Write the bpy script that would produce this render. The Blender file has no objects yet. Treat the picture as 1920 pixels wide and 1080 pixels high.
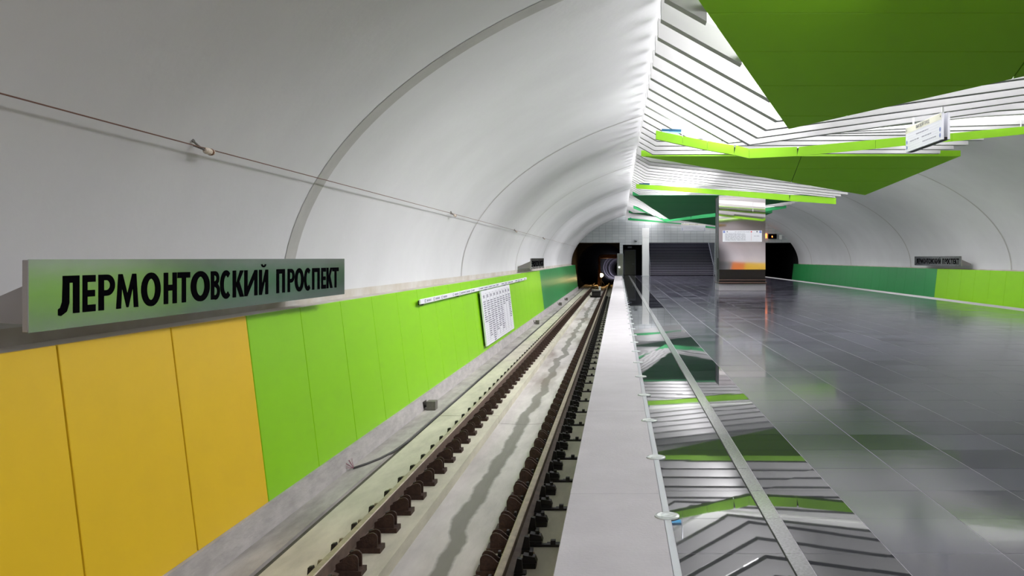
import bpy, math, random
from mathutils import Vector, Matrix
random.seed(7)
sc = bpy.context.scene
COL = sc.collection
PI = math.pi
EYE = 1.6            # eye height above the platform floor; the floor is z = 0, y runs along the station

# ------------------------------------------------------------------ camera
cam_d = bpy.data.cameras.new('camera'); cam = bpy.data.objects.new('camera', cam_d); COL.objects.link(cam)
cam.location = (0, 0, EYE); cam.rotation_euler = (PI/2, 0, 0)
cam_d.sensor_width = 36; cam_d.lens = 36*1540/1920
cam_d.shift_x = -(1160-960)/1920; cam_d.shift_y = -(540-484)/1920
cam_d.clip_start = 0.05; cam_d.clip_end = 600
sc.camera = cam
# ------------------------------------------------------------------ world, lights, exposure
w = bpy.data.worlds.new('world'); sc.world = w; w.use_nodes = True
w.node_tree.nodes['Background'].inputs[0].default_value = (0.5, 0.55, 0.6, 1)
w.node_tree.nodes['Background'].inputs[1].default_value = 0.02
def area(name, loc, sx, sy, power, col, rot=(0, 0, 0)):
    d = bpy.data.lights.new(name, 'AREA'); d.shape = 'RECTANGLE'; d.size = sx; d.size_y = sy
    d.energy = power; d.color = col
    o = bpy.data.objects.new(name, d); COL.objects.link(o); o.location = loc; o.rotation_euler = rot
    return o
LC = (1.0, 0.965, 1.0)
# unseen fluorescent rows above the slats; tilted rows added to brighten the side walls: (x, width, z, watt per metre down, up, tilt towards the wall in degrees, factor near the camera)
for x, wd, z, dn, up, tilt, kn in ((3.1, 2.2, 4.12, 13, 0, 0, .30), (6.1, 3.0, 4.40, 26, 34, 0, .10), (9.1, 2.2, 4.12, 16, 0, 0, .06), (3.3, .8, 4.05, 68, 0, 56, .34), (8.9, .8, 4.05, 9, 0, -48, .12)):
    for y0, y1, k in ((-40, -6, 1.3), (-3, 9.8, kn), (9.9, 26.2, 0.95), (29, 43.2, 1.0), (46, 59.8, .85), (62.5, 75, .6)):
        L = y1-y0
        area('unseen_light_row', (x, (y0+y1)/2, EYE+z), wd, L, dn*L*k, LC, (0, math.radians(tilt), 0))
        if up: area('fluorescent_uplight', (x, (y0+y1)/2, EYE+z+.02), wd, L, up*L*k, LC, (PI, 0, 0))
# lamps lying in the hanging strips, shining up on the slats
for y, pw, pts in ((19.0, 17, ((.95, 2.84), (3.0, 2.42), (6.0, 2.66), (10.2, 3.05))), (35.5, 9, ((.85, 3.10), (4.4, 2.82), (9.3, 2.43))),
                   (52.4, 9, ((1.0, 3.25), (2.15, 2.87), (2.96, 2.43), (6.1, 2.75), (10.6, 3.27))), (69.0, 9, ((.85, 3.27), (5.4, 2.93), (9.3, 2.43)))):
    for (xa, za), (xb, zb) in zip(pts, pts[1:]):
        L = math.hypot(xb-xa, zb-za)
        area('strip_lamp', ((xa+xb)/2, y+.17, EYE+(za+zb)/2), L*.97, .16, pw*L, LC, (PI, -math.atan2(zb-za, xb-xa), 0))
sc.view_settings.view_transform = 'Standard'; sc.view_settings.look = 'None'
sc.view_settings.gamma = 1.0; sc.view_settings.use_curve_mapping = False
sc.view_settings.exposure = 0.5
sc.cycles.max_bounces = 8; sc.cycles.diffuse_bounces = 5; sc.cycles.glossy_bounces = 4
sc.cycles.sample_clamp_indirect = 6.0

# ------------------------------------------------------------------ materials
def mat(name, col, rough=0.6, metal=0.0, var=0.0, scale=3.0, col2=None, bump=0.0, bscale=60.0, spec=0.5,
        coat=0.0, emit=None, estr=0.0, stretch=(1, 1, 1)):
    m = bpy.data.materials.new(name); m.use_nodes = True
    nt = m.node_tree; N = nt.nodes; Lk = nt.links; b = N['Principled BSDF']
    b.inputs['Base Color'].default_value = (*col, 1); b.inputs['Roughness'].default_value = rough
    b.inputs['Metallic'].default_value = metal; b.inputs['Specular IOR Level'].default_value = spec
    b.inputs['Coat Weight'].default_value = coat; b.inputs['Coat Roughness'].default_value = 0.12
    geo = N.new('ShaderNodeNewGeometry'); mp = N.new('ShaderNodeMapping'); mp.inputs['Scale'].default_value = stretch
    Lk.new(geo.outputs['Position'], mp.inputs['Vector'])
    if var > 0 or col2:
        n = N.new('ShaderNodeTexNoise'); n.inputs['Scale'].default_value = scale; n.inputs['Detail'].default_value = 6
        n.inputs['Roughness'].default_value = 0.6
        Lk.new(mp.outputs[0], n.inputs['Vector'])
        r = N.new('ShaderNodeValToRGB'); c2 = col2 or tuple(c*(1-var) for c in col)
        r.color_ramp.elements[0].position = 0.32; r.color_ramp.elements[1].position = 0.68
        r.color_ramp.elements[0].color = (*c2, 1); r.color_ramp.elements[1].color = (*col, 1)
        Lk.new(n.outputs['Fac'], r.inputs['Fac']); Lk.new(r.outputs['Color'], b.inputs['Base Color'])
    if bump > 0:
        n2 = N.new('ShaderNodeTexNoise'); n2.inputs['Scale'].default_value = bscale; n2.inputs['Detail'].default_value = 4
        Lk.new(mp.outputs[0], n2.inputs['Vector'])
        bp = N.new('ShaderNodeBump'); bp.inputs['Strength'].default_value = bump; bp.inputs['Distance'].default_value = 0.01
        Lk.new(n2.outputs['Fac'], bp.inputs['Height']); Lk.new(bp.outputs['Normal'], b.inputs['Normal'])
    if emit:
        b.inputs['Emission Color'].default_value = (*emit, 1); b.inputs['Emission Strength'].default_value = estr
    return m
M = {}
M['vault'] = mat('vault_plaster', (.60, .61, .62), .85, var=.10, scale=.35, bump=.25, bscale=9)
M['seam'] = mat('vault_seam', (.42, .42, .40), .9, var=.15, scale=2)
M['lime'] = mat('lime_enamel', (.265, .63, .007), .34, var=.03, scale=2)
M['yellow'] = mat('yellow_enamel', (.80, .53, .018), .38, var=.04, scale=2)
M['orange'] = mat('orange_enamel', (.75, .22, .03), .38, var=.04, scale=2)
M['pewter'] = mat('grey_enamel', (.22, .25, .25), .38, var=.04, scale=2)
M['green'] = mat('green_enamel', (.035, .30, .085), .30, var=.05, scale=2)
M['limeplate'] = mat('lime_plate', (.26, .60, .010), .55, var=.03, scale=2)
M['yellowplate'] = mat('yellow_plate', (.55, .33, .03), .5)
M['greenplate'] = mat('green_plate', (.040, .26, .085), .5, var=.03, scale=2)
M['limefascia'] = mat('lime_fascia', (.25, .58, .008), .5)
M['greenfascia'] = mat('green_fascia', (.025, .33, .10), .5)
M['slat'] = mat('slat_white', (.40, .405, .40), .6)
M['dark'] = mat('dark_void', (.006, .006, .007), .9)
M['darkjoint'] = mat('dark_joint', (.012, .018, .01), .8)
M['backing'] = mat('panel_backing', (.10, .075, .02), .8)
M['ledge'] = mat('ledge_plaster', (.54, .53, .50), .9, col2=(.42, .38, .31), scale=1.2)
M['kerb'] = mat('kerb_concrete', (.46, .44, .425), .9, var=.28, scale=5, bump=.6, bscale=18, stretch=(1, .5, 1.6))
M['slab'] = mat('grey_concrete', (.44, .42, .39), .9, var=.45, scale=3.5, bump=.5, bscale=16, stretch=(1, .3, 1))
M['cream'] = mat('cream_concrete', (.56, .54, .43), .9, var=.30, scale=3.2, bump=.4, bscale=18, stretch=(1, .3, 1))
M['groove'] = mat('wet_groove', (.085, .08, .055), .7, var=.4, scale=6)
M['edge'] = mat('edge_concrete', (.50, .49, .50), .62, var=.12, scale=2.0, bump=.3, bscale=40)
M['steel'] = mat('brushed_steel', (.50, .52, .55), .35, metal=.85)
M['glassdisc'] = mat('frosted_glass', (.60, .66, .64), .12, var=.3, scale=30, coat=.6)
M['stripe'] = mat('light_granite', (.27, .28, .28), .10, var=.45, scale=60)
M['railhead'] = mat('rail_steel', (.46, .39, .29), .45, metal=.3, var=.35, scale=8)
M['railbody'] = mat('rail_body', (.19, .135, .105), .6, metal=.2, var=.45, scale=5)
M['rust'] = mat('rusty_iron', (.060, .028, .018), .62, metal=.15, var=.55, scale=25, bump=.5, bscale=60)
M['iron'] = mat('dark_iron', (.018, .014, .012), .55, var=.3, scale=20)
M['signmetal'] = mat('sign_metal', (.60, .62, .60), .15, metal=1.0, var=.10, scale=2.5, bump=.16, bscale=1.6)
M['signedge'] = mat('sign_edge', (.36, .34, .33), .5, metal=.3)
M['black'] = mat('black_letter', (.003, .003, .004), .9, spec=0)
M['white'] = mat('white_board', (.76, .77, .82), .4)
M['cream_band'] = mat('cream_band', (.74, .73, .60), .4)
M['text'] = mat('text_ink', (.06, .06, .11), .5)
M['textgrey'] = mat('text_grey', (.30, .30, .38), .5)
M['blue'] = mat('blue_print', (.03, .10, .48), .4)
M['cyan'] = mat('blue_cover', (.012, .11, .22), .4)
M['red'] = mat('red_print', (.6, .03, .05), .4)
M['mirror'] = mat('pylon_mirror', (.88, .82, .83), .035, metal=1.0)
M['pylonside'] = mat('pylon_side', (.015, .017, .015), .35, spec=.2)
M['darkstone'] = mat('dark_stone', (.016, .013, .012), .25, var=.3, scale=20)
M['bronze'] = mat('bronze_ledge', (.10, .055, .04), .3, metal=.5)
M['granite'] = mat('pale_granite', (.42, .40, .42), .3, var=.2, scale=30)
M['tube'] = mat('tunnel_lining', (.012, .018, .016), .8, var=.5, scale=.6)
M['rib'] = mat('tunnel_rib', (.7, .68, .78), .5)
M['pipe'] = mat('rusty_pipe', (.30, .12, .04), .5)
M['lamp'] = mat('lamp_glow', (1, .75, .4), .5, emit=(1, .62, .25), estr=60)
M['lampwhite'] = mat('lamp_white', (1, 1, 1), .5, emit=(1, 1, 1), estr=8)
M['led'] = mat('orange_led', (1, .2, .05), .5, emit=(1, .22, .04), estr=4)
M['doorpaint'] = mat('door_paint', (.16, .17, .13), .6)
M['whitebox'] = mat('white_cladding', (.78, .80, .78), .5)
M['booth'] = mat('booth_grey', (.22, .24, .25), .6)
M['porcelain'] = mat('porcelain', (.62, .54, .44), .3)
M['brown'] = mat('brown_band', (.16, .06, .02), .5)
M['hook'] = mat('hook_steel', (.16, .155, .15), .5)
M['wire'] = mat('wire_copper', (.13, .06, .04), .5)
M['cable'] = mat('cable_rubber', (.05, .05, .05), .7)
M['strand'] = mat('cable_strands', (.30, .12, .16), .7)
M['riser'] = mat('stair_riser', (.016, .013, .026), .4)
M['nosing'] = mat('stair_nosing', (.42, .41, .50), .3)
M['capstone'] = mat('screw_cap', (.22, .19, .12), .8)
M['box'] = mat('kerb_box', (.17, .16, .14), .8, var=.3, scale=20)

# stained drain channel: a wet trail runs along its middle
def channel_mat():
    m = mat('channel_concrete', (.54, .52, .49), .85, var=.28, scale=3, bump=.4, bscale=16, stretch=(1, .25, 1))
    N = m.node_tree.nodes; L = m.node_tree.links; b = N['Principled BSDF']
    src = b.inputs['Base Color'].links[0].from_socket
    geo = N.new('ShaderNodeNewGeometry'); sp = N.new('ShaderNodeSeparateXYZ'); L.new(geo.outputs['Position'], sp.inputs[0])
    nz = N.new('ShaderNodeTexNoise'); nz.inputs['Scale'].default_value = .55; nz.inputs['Detail'].default_value = 7
    L.new(geo.outputs['Position'], nz.inputs['Vector'])
    a1 = N.new('ShaderNodeMath'); a1.operation = 'MULTIPLY_ADD'; L.new(nz.outputs['Fac'], a1.inputs[0]); a1.inputs[1].default_value = .55; a1.inputs[2].default_value = 1.50
    a2 = N.new('ShaderNodeMath'); a2.operation = 'ADD'; L.new(sp.outputs['X'], a2.inputs[0]); L.new(a1.outputs[0], a2.inputs[1])
    a3 = N.new('ShaderNodeMath'); a3.operation = 'ABSOLUTE'; L.new(a2.outputs[0], a3.inputs[0])
    mr = N.new('ShaderNodeMapRange'); mr.inputs['From Min'].default_value = .075; mr.inputs['From Max'].default_value = .115
    mr.inputs['To Min'].default_value = .80; mr.inputs['To Max'].default_value = 0
    L.new(a3.outputs[0], mr.inputs['Value'])
    mx = N.new('ShaderNodeMix'); mx.data_type = 'RGBA'; L.new(mr.outputs[0], mx.inputs[0]); L.new(src, mx.inputs[6])
    mx.inputs[7].default_value = (.13, .13, .105, 1)
    # brown dirt further along
    n3 = N.new('ShaderNodeTexNoise'); n3.inputs['Scale'].default_value = .6; n3.inputs['Detail'].default_value = 7; mp3 = N.new('ShaderNodeMapping'); mp3.inputs['Scale'].default_value = (2.2, .35, 1); L.new(geo.outputs['Position'], mp3.inputs['Vector']); L.new(mp3.outputs[0], n3.inputs['Vector'])
    r3 = N.new('ShaderNodeMapRange'); r3.inputs['From Min'].default_value = .47; r3.inputs['From Max'].default_value = .66; r3.inputs['To Max'].default_value = .75
    L.new(n3.outputs['Fac'], r3.inputs['Value'])
    yr = N.new('ShaderNodeMapRange'); yr.inputs['From Min'].default_value = 10; yr.inputs['From Max'].default_value = 22; L.new(sp.outputs['Y'], yr.inputs['Value'])
    mm = N.new('ShaderNodeMath'); mm.operation = 'MULTIPLY'; L.new(r3.outputs[0], mm.inputs[0]); L.new(yr.outputs[0], mm.inputs[1])
    mx2 = N.new('ShaderNodeMix'); mx2.data_type = 'RGBA'; L.new(mm.outputs[0], mx2.inputs[0]); L.new(mx.outputs[2], mx2.inputs[6])
    mx2.inputs[7].default_value = (.15, .115, .085, 1)
    L.new(mx2.outputs[2], b.inputs['Base Color'])
    return m
M['channel'] = channel_mat()
# granite floor tiles: tone differs tile by tile (id from the tile grid)
TX0, TY0, TS = 1.48, 0.25, 0.6
def tile_mat(name, base, rough, var, bump, bscale, ior):
    m = bpy.data.materials.new(name); m.use_nodes = True
    N = m.node_tree.nodes; L = m.node_tree.links; b = N['Principled BSDF']
    geo = N.new('ShaderNodeNewGeometry'); sub = N.new('ShaderNodeVectorMath'); sub.operation = 'SUBTRACT'
    L.new(geo.outputs['Position'], sub.inputs[0]); sub.inputs[1].default_value = (TX0, TY0, 0)
    dv = N.new('ShaderNodeVectorMath'); dv.operation = 'SCALE'; L.new(sub.outputs[0], dv.inputs[0]); dv.inputs['Scale'].default_value = 1/TS
    fl = N.new('ShaderNodeVectorMath'); fl.operation = 'FLOOR'; L.new(dv.outputs[0], fl.inputs[0])
    ml = N.new('ShaderNodeVectorMath'); ml.operation = 'MULTIPLY'; L.new(fl.outputs[0], ml.inputs[0]); ml.inputs[1].default_value = (1, 1, 0)
    wn = N.new('ShaderNodeTexWhiteNoise'); L.new(ml.outputs[0], wn.inputs['Vector'])
    sp = N.new('ShaderNodeTexNoise'); sp.inputs['Scale'].default_value = 70; sp.inputs['Detail'].default_value = 3; L.new(geo.outputs['Position'], sp.inputs['Vector'])
    f = N.new('ShaderNodeMath'); f.operation = 'MULTIPLY_ADD'; L.new(wn.outputs['Value'], f.inputs[0]); f.inputs[1].default_value = var; f.inputs[2].default_value = 1-var/2
    g = N.new('ShaderNodeMath'); g.operation = 'MULTIPLY_ADD'; L.new(sp.outputs['Fac'], g.inputs[0]); g.inputs[1].default_value = 1.0; g.inputs[2].default_value = .5
    h = N.new('ShaderNodeMath'); h.operation = 'MULTIPLY'; L.new(f.outputs[0], h.inputs[0]); L.new(g.outputs[0], h.inputs[1])
    cc = N.new('ShaderNodeVectorMath'); cc.operation = 'SCALE'; cc.inputs[0].default_value = base; L.new(h.outputs[0], cc.inputs['Scale'])
    L.new(cc.outputs[0], b.inputs['Base Color'])
    rr = N.new('ShaderNodeMath'); rr.operation = 'MULTIPLY_ADD'; L.new(wn.outputs['Value'], rr.inputs[0]); rr.inputs[1].default_value = rough*.5; rr.inputs[2].default_value = rough*.75
    L.new(rr.outputs[0], b.inputs['Roughness'])
    b.inputs['IOR'].default_value = ior
    if bump:
        n2 = N.new('ShaderNodeTexNoise'); n2.inputs['Scale'].default_value = bscale; n2.inputs['Detail'].default_value = 2; L.new(geo.outputs['Position'], n2.inputs['Vector'])
        bp = N.new('ShaderNodeBump'); bp.inputs['Strength'].default_value = bump; bp.inputs['Distance'].default_value = .01
        L.new(n2.outputs['Fac'], bp.inputs['Height']); L.new(bp.outputs['Normal'], b.inputs['Normal'])
    return m
M['polished'] = tile_mat('polished_granite', (.030, .032, .037), .018, .5, 0, 1, 1.33)
M['honed'] = tile_mat('honed_granite', (.042, .042, .062), .11, .6, .05, 5, 1.5)
M['grout'] = mat('tile_grout', (.48, .48, .50), .8)
# end wall: courses of small grey tiles
def coursed():
    m = mat('coursed_tiles', (.42, .45, .45), .5)
    N = m.node_tree.nodes; L = m.node_tree.links; b = N['Principled BSDF']
    geo = N.new('ShaderNodeNewGeometry'); sp = N.new('ShaderNodeSeparateXYZ'); L.new(geo.outputs['Position'], sp.inputs[0])
    cb = N.new('ShaderNodeCombineXYZ'); L.new(sp.outputs['X'], cb.inputs[0]); L.new(sp.outputs['Z'], cb.inputs[1])
    br = N.new('ShaderNodeTexBrick'); L.new(cb.outputs[0], br.inputs['Vector']); br.offset = 0
    br.inputs['Color1'].default_value = (.40, .43, .44, 1); br.inputs['Color2'].default_value = (.45, .48, .48, 1); br.inputs['Mortar'].default_value = (.25, .27, .27, 1)
    br.inputs['Scale'].default_value = 1; br.inputs['Brick Width'].default_value = .6; br.inputs['Row Height'].default_value = .255; br.inputs['Mortar Size'].default_value = .012
    L.new(br.outputs['Color'], b.inputs['Base Color'])
    bp = N.new('ShaderNodeBump'); bp.invert = True; bp.inputs['Strength'].default_value = .4; bp.inputs['Distance'].default_value = .01
    L.new(br.outputs['Fac'], bp.inputs['Height']); L.new(bp.outputs['Normal'], b.inputs['Normal'])
    return m
M['coursed'] = coursed()

# ------------------------------------------------------------------ helpers
WL = {}
def place(o, loc, parent):
    L = Vector(loc); WL[o.name] = L
    if parent is not None:
        o.parent = parent; o.location = L - WL[parent.name]
    else:
        o.location = L
    COL.objects.link(o)
def tag(o, label=None, cat=None, group=None, kind=None):
    if label: o['label'] = label
    if cat: o['category'] = cat
    if group: o['group'] = group
    if kind: o['kind'] = kind
    return o
def empty(name, loc=(0, 0, 0), label=None, cat=None, group=None, kind=None):
    o = bpy.data.objects.new(name, None); o.empty_display_size = .2; place(o, loc, None)
    return tag(o, label, cat, group, kind)
def inst(name, mesh, loc, parent):
    o = bpy.data.objects.new(name, mesh); place(o, loc, parent); return o
class MB:
    def __init__(s): s.v = []; s.f = []; s.mi = []; s.cm = 0
    def add(s, vs, fs):
        n = len(s.v); s.v += [tuple(p) for p in vs]; s.f += [tuple(n+i for i in f) for f in fs]; s.mi += [s.cm]*len(fs)
        return s
    def box(s, x0, x1, y0, y1, z0, z1):
        return s.add([(x0,y0,z0),(x1,y0,z0),(x1,y1,z0),(x0,y1,z0),(x0,y0,z1),(x1,y0,z1),(x1,y1,z1),(x0,y1,z1)],
                     [(0,3,2,1),(4,5,6,7),(0,1,5,4),(1,2,6,5),(2,3,7,6),(3,0,4,7)])
    def quad(s, a, b, c, d): return s.add([a, b, c, d], [(0,1,2,3)])
    def prism(s, pts, d):     # pts: 3D polygon; d: extrusion vector
        n = len(pts); d = Vector(d); P = [Vector(p) for p in pts]; Q = [p+d for p in P]
        return s.add(P+Q, [tuple(range(n))[::-1], tuple(range(n, 2*n))] + [(i, (i+1) % n, n+(i+1) % n, n+i) for i in range(n)])
    def tube(s, pts, r, n=8, cap=True):
        P = [Vector(p) for p in pts]; rings = []
        for i, p in enumerate(P):
            t = (P[min(i+1, len(P)-1)] - P[max(i-1, 0)]).normalized()
            a = t.cross(Vector((0, 0, 1)));  a = a if a.length > .01 else t.cross(Vector((0, 1, 0))); a.normalize(); b = t.cross(a)
            rr = r[i] if isinstance(r, (list, tuple)) else r
            rings.append([p + a*rr*math.cos(2*PI*k/n) + b*rr*math.sin(2*PI*k/n) for k in range(n)])
        vs = [q for R_ in rings for q in R_]
        fs = [(i*n+k, i*n+(k+1) % n, (i+1)*n+(k+1) % n, (i+1)*n+k) for i in range(len(P)-1) for k in range(n)]
        if cap: fs += [tuple(range(n))[::-1], tuple((len(P)-1)*n+k for k in range(n))]
        return s.add(vs, fs)
    def build(s, name, mats, parent=None, loc=None, smooth=False, fix=True):
        mats = mats if isinstance(mats, (list, tuple)) else [mats]
        if loc is None: loc = WL[parent.name] if parent is not None else s.v[0]
        L = Vector(loc); me = bpy.data.meshes.new(name)
        me.from_pydata([Vector(p)-L for p in s.v], [], s.f)
        for mm in mats: me.materials.append(M[mm])
        if len(mats) > 1: me.polygons.foreach_set('material_index', s.mi)
        if fix:
            import bmesh
            bm = bmesh.new(); bm.from_mesh(me); bmesh.ops.recalc_face_normals(bm, faces=bm.faces); bm.to_mesh(me); bm.free()
        if smooth:
            me.polygons.foreach_set('use_smooth', [True]*len(me.polygons))
        me.update()
        o = bpy.data.objects.new(name, me); place(o, L, parent)
        return o
def bevel(o, wd=.01, seg=1):
    b = o.modifiers.new('bevel', 'BEVEL'); b.width = wd; b.segments = seg; b.limit_method = 'ANGLE'; return o
Z = lambda r: EYE + r           # height relative to the eye -> world

# ------------------------------------------------------------------ the vault
AX, VA, VB, V0 = 6.1, 10.45, 5.2, -0.5
Y0, Y1 = -62.0, 75.6
def vault_pt(a, off=0.0): return (AX - (VA-off)*math.cos(a), Z(V0 + (VB-off)*math.sin(a)))
def vault_z(x): return V0 + VB*math.sqrt(max(0, 1-((x-AX)/VA)**2))
NA = 96
b = MB(); ys = [Y0 + (Y1-Y0)*i/24 for i in range(25)]
for y in ys:
    for k in range(NA+1):
        x, z = vault_pt(PI*k/NA); b.v.append((x, y, z))
for i in range(24):
    for k in range(NA):
        a = i*(NA+1)+k; b.f.append((a, a+1, a+NA+2, a+NA+1)); b.mi.append(0)
tag(b.build('ceiling', 'vault', None, (AX, 0, 0), smooth=True, fix=False), kind='structure')
for i, (yc, wd) in enumerate(((10.75, .34), (22.7, .12), (34.6, .12), (46.5, .14), (58.5, .14), (70.4, .14))):
    b = MB()
    for y in (yc-wd/2, yc+wd/2):
        for k in range(NA+1):
            x, z = vault_pt(PI*k/NA, .006); b.v.append((x, y, z))
    for k in range(NA):
        b.f.append((k, k+1, NA+2+k, NA+1+k)); b.mi.append(0)
    tag(b.build('trim_%d' % (i+1), 'seam', None, (AX, yc, 0), smooth=True, fix=False), kind='structure')

# ------------------------------------------------------------------ side walls with enamel panels
PAN = 1.485; PY0 = 5.85
def colour_at(y):
    if y < -36: return 'pewter'
    if y < -24: return 'orange'
    if y < 8.7: return 'yellow'
    if y < 41.6: return 'lime'
    return 'green'
def side(name, s, xt, zt, xb, zb, xv, y_from):
    # backing wall behind the panels, ledge on top
    b = MB()
    b.quad((xt+s*.05, Y0, Z(zt-.02)), (xt+s*.05, Y1, Z(zt-.02)), (xb+s*.05, Y1, Z(zb)), (xb+s*.05, Y0, Z(zb)))
    root = b.build(name, 'backing', None, (xb, 0, -1.3)); tag(root, kind='structure')
    l = MB(); l.quad((xt+s*.005, Y0, Z(zt-.012)), (xt+s*.005, Y1, Z(zt-.012)), (xv+s*.25, Y1, Z(zt-.012)), (xv+s*.25, Y0, Z(zt-.012)))
    l.quad((xv, Y0, Z(zt-.1)), (xv, Y1, Z(zt-.1)), (xv, Y1, Z(V0+.01)), (xv, Y0, Z(V0+.01)))
    l.build('ledge', 'ledge', root)
    meshes = {}
    k0 = math.ceil((y_from-PY0)/PAN)
    k = k0
    while PY0 + k*PAN < Y1-.3:
        ya = PY0+k*PAN; yb = min(ya+PAN, Y1); c = colour_at((ya+yb)/2); g = .011 if c == 'yellow' else .006
        key = (c, round(yb-ya, 3))
        if key not in meshes:
            m = MB()
            P = [(xt, ya+g, Z(zt)), (xt, yb-g, Z(zt)), (xb, yb-g, Z(zb)), (xb, ya+g, Z(zb))]
            m.prism(P, (s*.03, 0, 0))
            o = m.build('wall_panel', c, root, (xb, ya, Z(zb))); bevel(o, .004)
            meshes[key] = o.data
        else:
            o = inst('wall_panel', meshes[key], (xb, ya, Z(zb)), root); bevel(o, .004)
        k += 1
side('wall_left', -1, -4.0, -.62, -3.755, -2.617, -4.35, -3)
side('wall_right', 1, 16.1, -.535, 15.86, -2.617, 16.55, -56)

# ------------------------------------------------------------------ track bed
BED = -2.92
b = MB(); b.box(-4.6, -3.72, Y0, Y1, Z(-3.2), Z(-2.617)); b.prism([(-3.72, Y0, Z(-2.63)), (-3.68, Y0, Z(-2.93)), (-3.72, Y0, Z(-2.93))], (0, Y1-Y0, 0))
tag(b.build('baseboard_left', 'kerb'), kind='structure')
tb = MB(); tb.box(-3.72, -3.36, Y0, 100, Z(-3.3), Z(-2.885))
bed = tb.build('track_floor', 'slab', None, (-1.8, 0, Z(BED))); tag(bed, kind='structure')
g = MB(); g.box(-3.36, -3.29, Y0, 100, Z(-3.3), Z(-2.925)); g.build('drain_groove', 'groove', bed)
yj = [Y0, 2.0, 15.1, 27.5, 41, 57, 100]
for i in range(len(yj)-1):
    g = MB(); g.box(-3.29, -2.2, yj[i]+.012, yj[i+1]-.012, Z(-3.3), Z(-2.90)); g.build('cream_slab', 'cream', bed)
    g = MB(); g.box(-1.31, .02, yj[i]+.012, yj[i+1]-.012, Z(-3.3), Z(-2.90)); g.build('cream_slab', 'cream', bed)
g = MB()
for i in range(len(yj)-1):
    g.add([(-2.2, yj[i]+.01, Z(-3.04)), (-1.75, yj[i]+.01, Z(-3.06)), (-1.31, yj[i]+.01, Z(-3.04)), (-2.2, yj[i+1]-.01, Z(-3.04)), (-1.75, yj[i+1]-.01, Z(-3.06)), (-1.31, yj[i+1]-.01, Z(-3.04))],
          [(0, 1, 4, 3), (1, 2, 5, 4)])
g.build('drain_channel', 'channel', bed)
g = MB(); g.box(-3.36, 0, Y0, 100, Z(-3.5), Z(-3.085)); g.build('sub_base', 'groove', bed)
g = MB(); g.box(12.6, 16.2, Y0, 100, Z(-3.5), Z(-2.9)); tag(g.build('trackbed_right', 'slab', None, (14, 0, Z(-2.9))), kind='structure')

# rails: left and right head centres
RX = (-2.615, -1.025); RT = -2.70
prof = [(-.036, 0), (-.036, -.035), (-.012, -.05), (-.010, -.145), (-.075, -.165), (-.075, -.18), (.075, -.18), (.075, -.165), (.010, -.145), (.012, -.05), (.036, -.035), (.036, 0), (.028, .006), (-.028, .006)]
trk = empty('railway_track', (-1.82, 6, Z(BED)+.02), 'rusty running track with rows of iron rail chairs beside the platform edge', 'railway track')
def rail(x):
    m = MB(); m.prism([(x+px, -4, Z(RT+pz)) for px, pz in prof], (0, 104, 0)); r = m.build('running_rail', 'railbody', trk)
    m = MB(); m.prism([(x+px, -4, Z(RT+pz)) for px, pz in ((-.034, .003), (-.026, .0085), (.026, .0085), (.034, .003))], (0, 104, 0)); m.build('rail_head', 'railhead', r)
for x in RX: rail(x)
def cheek(m, x0, dx, y, zb, t=.018):
    # rounded upright plate of a rail chair seen face on: slopes up from the rail, round shoulder, drops outside
    pts = [(-.02, 0), (-.02, .06), (.03, .085), (.085, .135)]
    for k in range(7):
        a = PI*.62 - k*(PI*.62)/6
        pts.append((.135+.05*math.cos(a), .100+.05*math.sin(a)))
    pts += [(.185, 0)]
    m.prism([(x0+dx*px, y, zb+pz) for px, pz in pts], (0, t, 0))
def make_chair(x, d, y):
    zb = Z(BED)+.02
    m = MB(); m.box(min(x-d*.02, x+d*.275), max(x-d*.02, x+d*.275), y-.085, y+.085, zb, zb+.05)
    ch = m.build('rail_chair', 'rust', trk, (x, y, zb))
    p = MB(); cheek(p, x+d*.055, d, y-.065, zb+.045); p.build('cheek_plate', 'rust', ch)
    p = MB(); cheek(p, x+d*.055, d, y+.045, zb+.045); p.build('cheek_plate', 'rust', ch)
    p = MB(); p.tube([(x+d*.18, y, zb+.045), (x+d*.18, y, zb+.095)], .028, 8); p.tube([(x+d*.18, y-.05, zb+.115), (x+d*.18, y+.05, zb+.115)], .017, 6)
    p.build('bolt', 'iron', ch)
    p = MB(); p.prism([(x+d*.075, y+.17, zb+.02), (x+d*.125, y+.17, zb+.02), (x+d*.11, y+.17, zb+.14), (x+d*.085, y+.17, zb+.14)], (0, .05, 0)); p.build('bolt', 'iron', ch)
    return ch
def make_clip(x, d, y):
    zb = Z(BED)+.02
    m = MB(); m.box(min(x, x+d*.11), max(x, x+d*.11), y-.05, y+.05, zb, zb+.035)
    m.prism([(x+d*.0, y-.025, zb+.035), (x+d*.08, y-.025, zb+.035), (x+d*.07, y-.025, zb+.155), (x+d*.03, y-.025, zb+.165)], (0, .05, 0))
    c = m.build('rail_clip', 'iron', trk, (x, y, zb))
    m = MB(); m.tube([(x+d*.12, y-.17, zb-.01), (x+d*.12, y-.17, zb+.06)], [.038, .022], 7); m.build('screw_cap', 'brown' if d > 0 else 'capstone', c)
    return c
protos = []
for x, d in ((RX[0], 1), (RX[1], -1)):
    protos.append((make_chair(x, d, 7.55-.595*1), (x, d)))
clipL = make_clip(RX[0]-.07, -1, 6.95-.25); clipR = make_clip(RX[1]+.07, 1, 6.95-.05)
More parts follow.
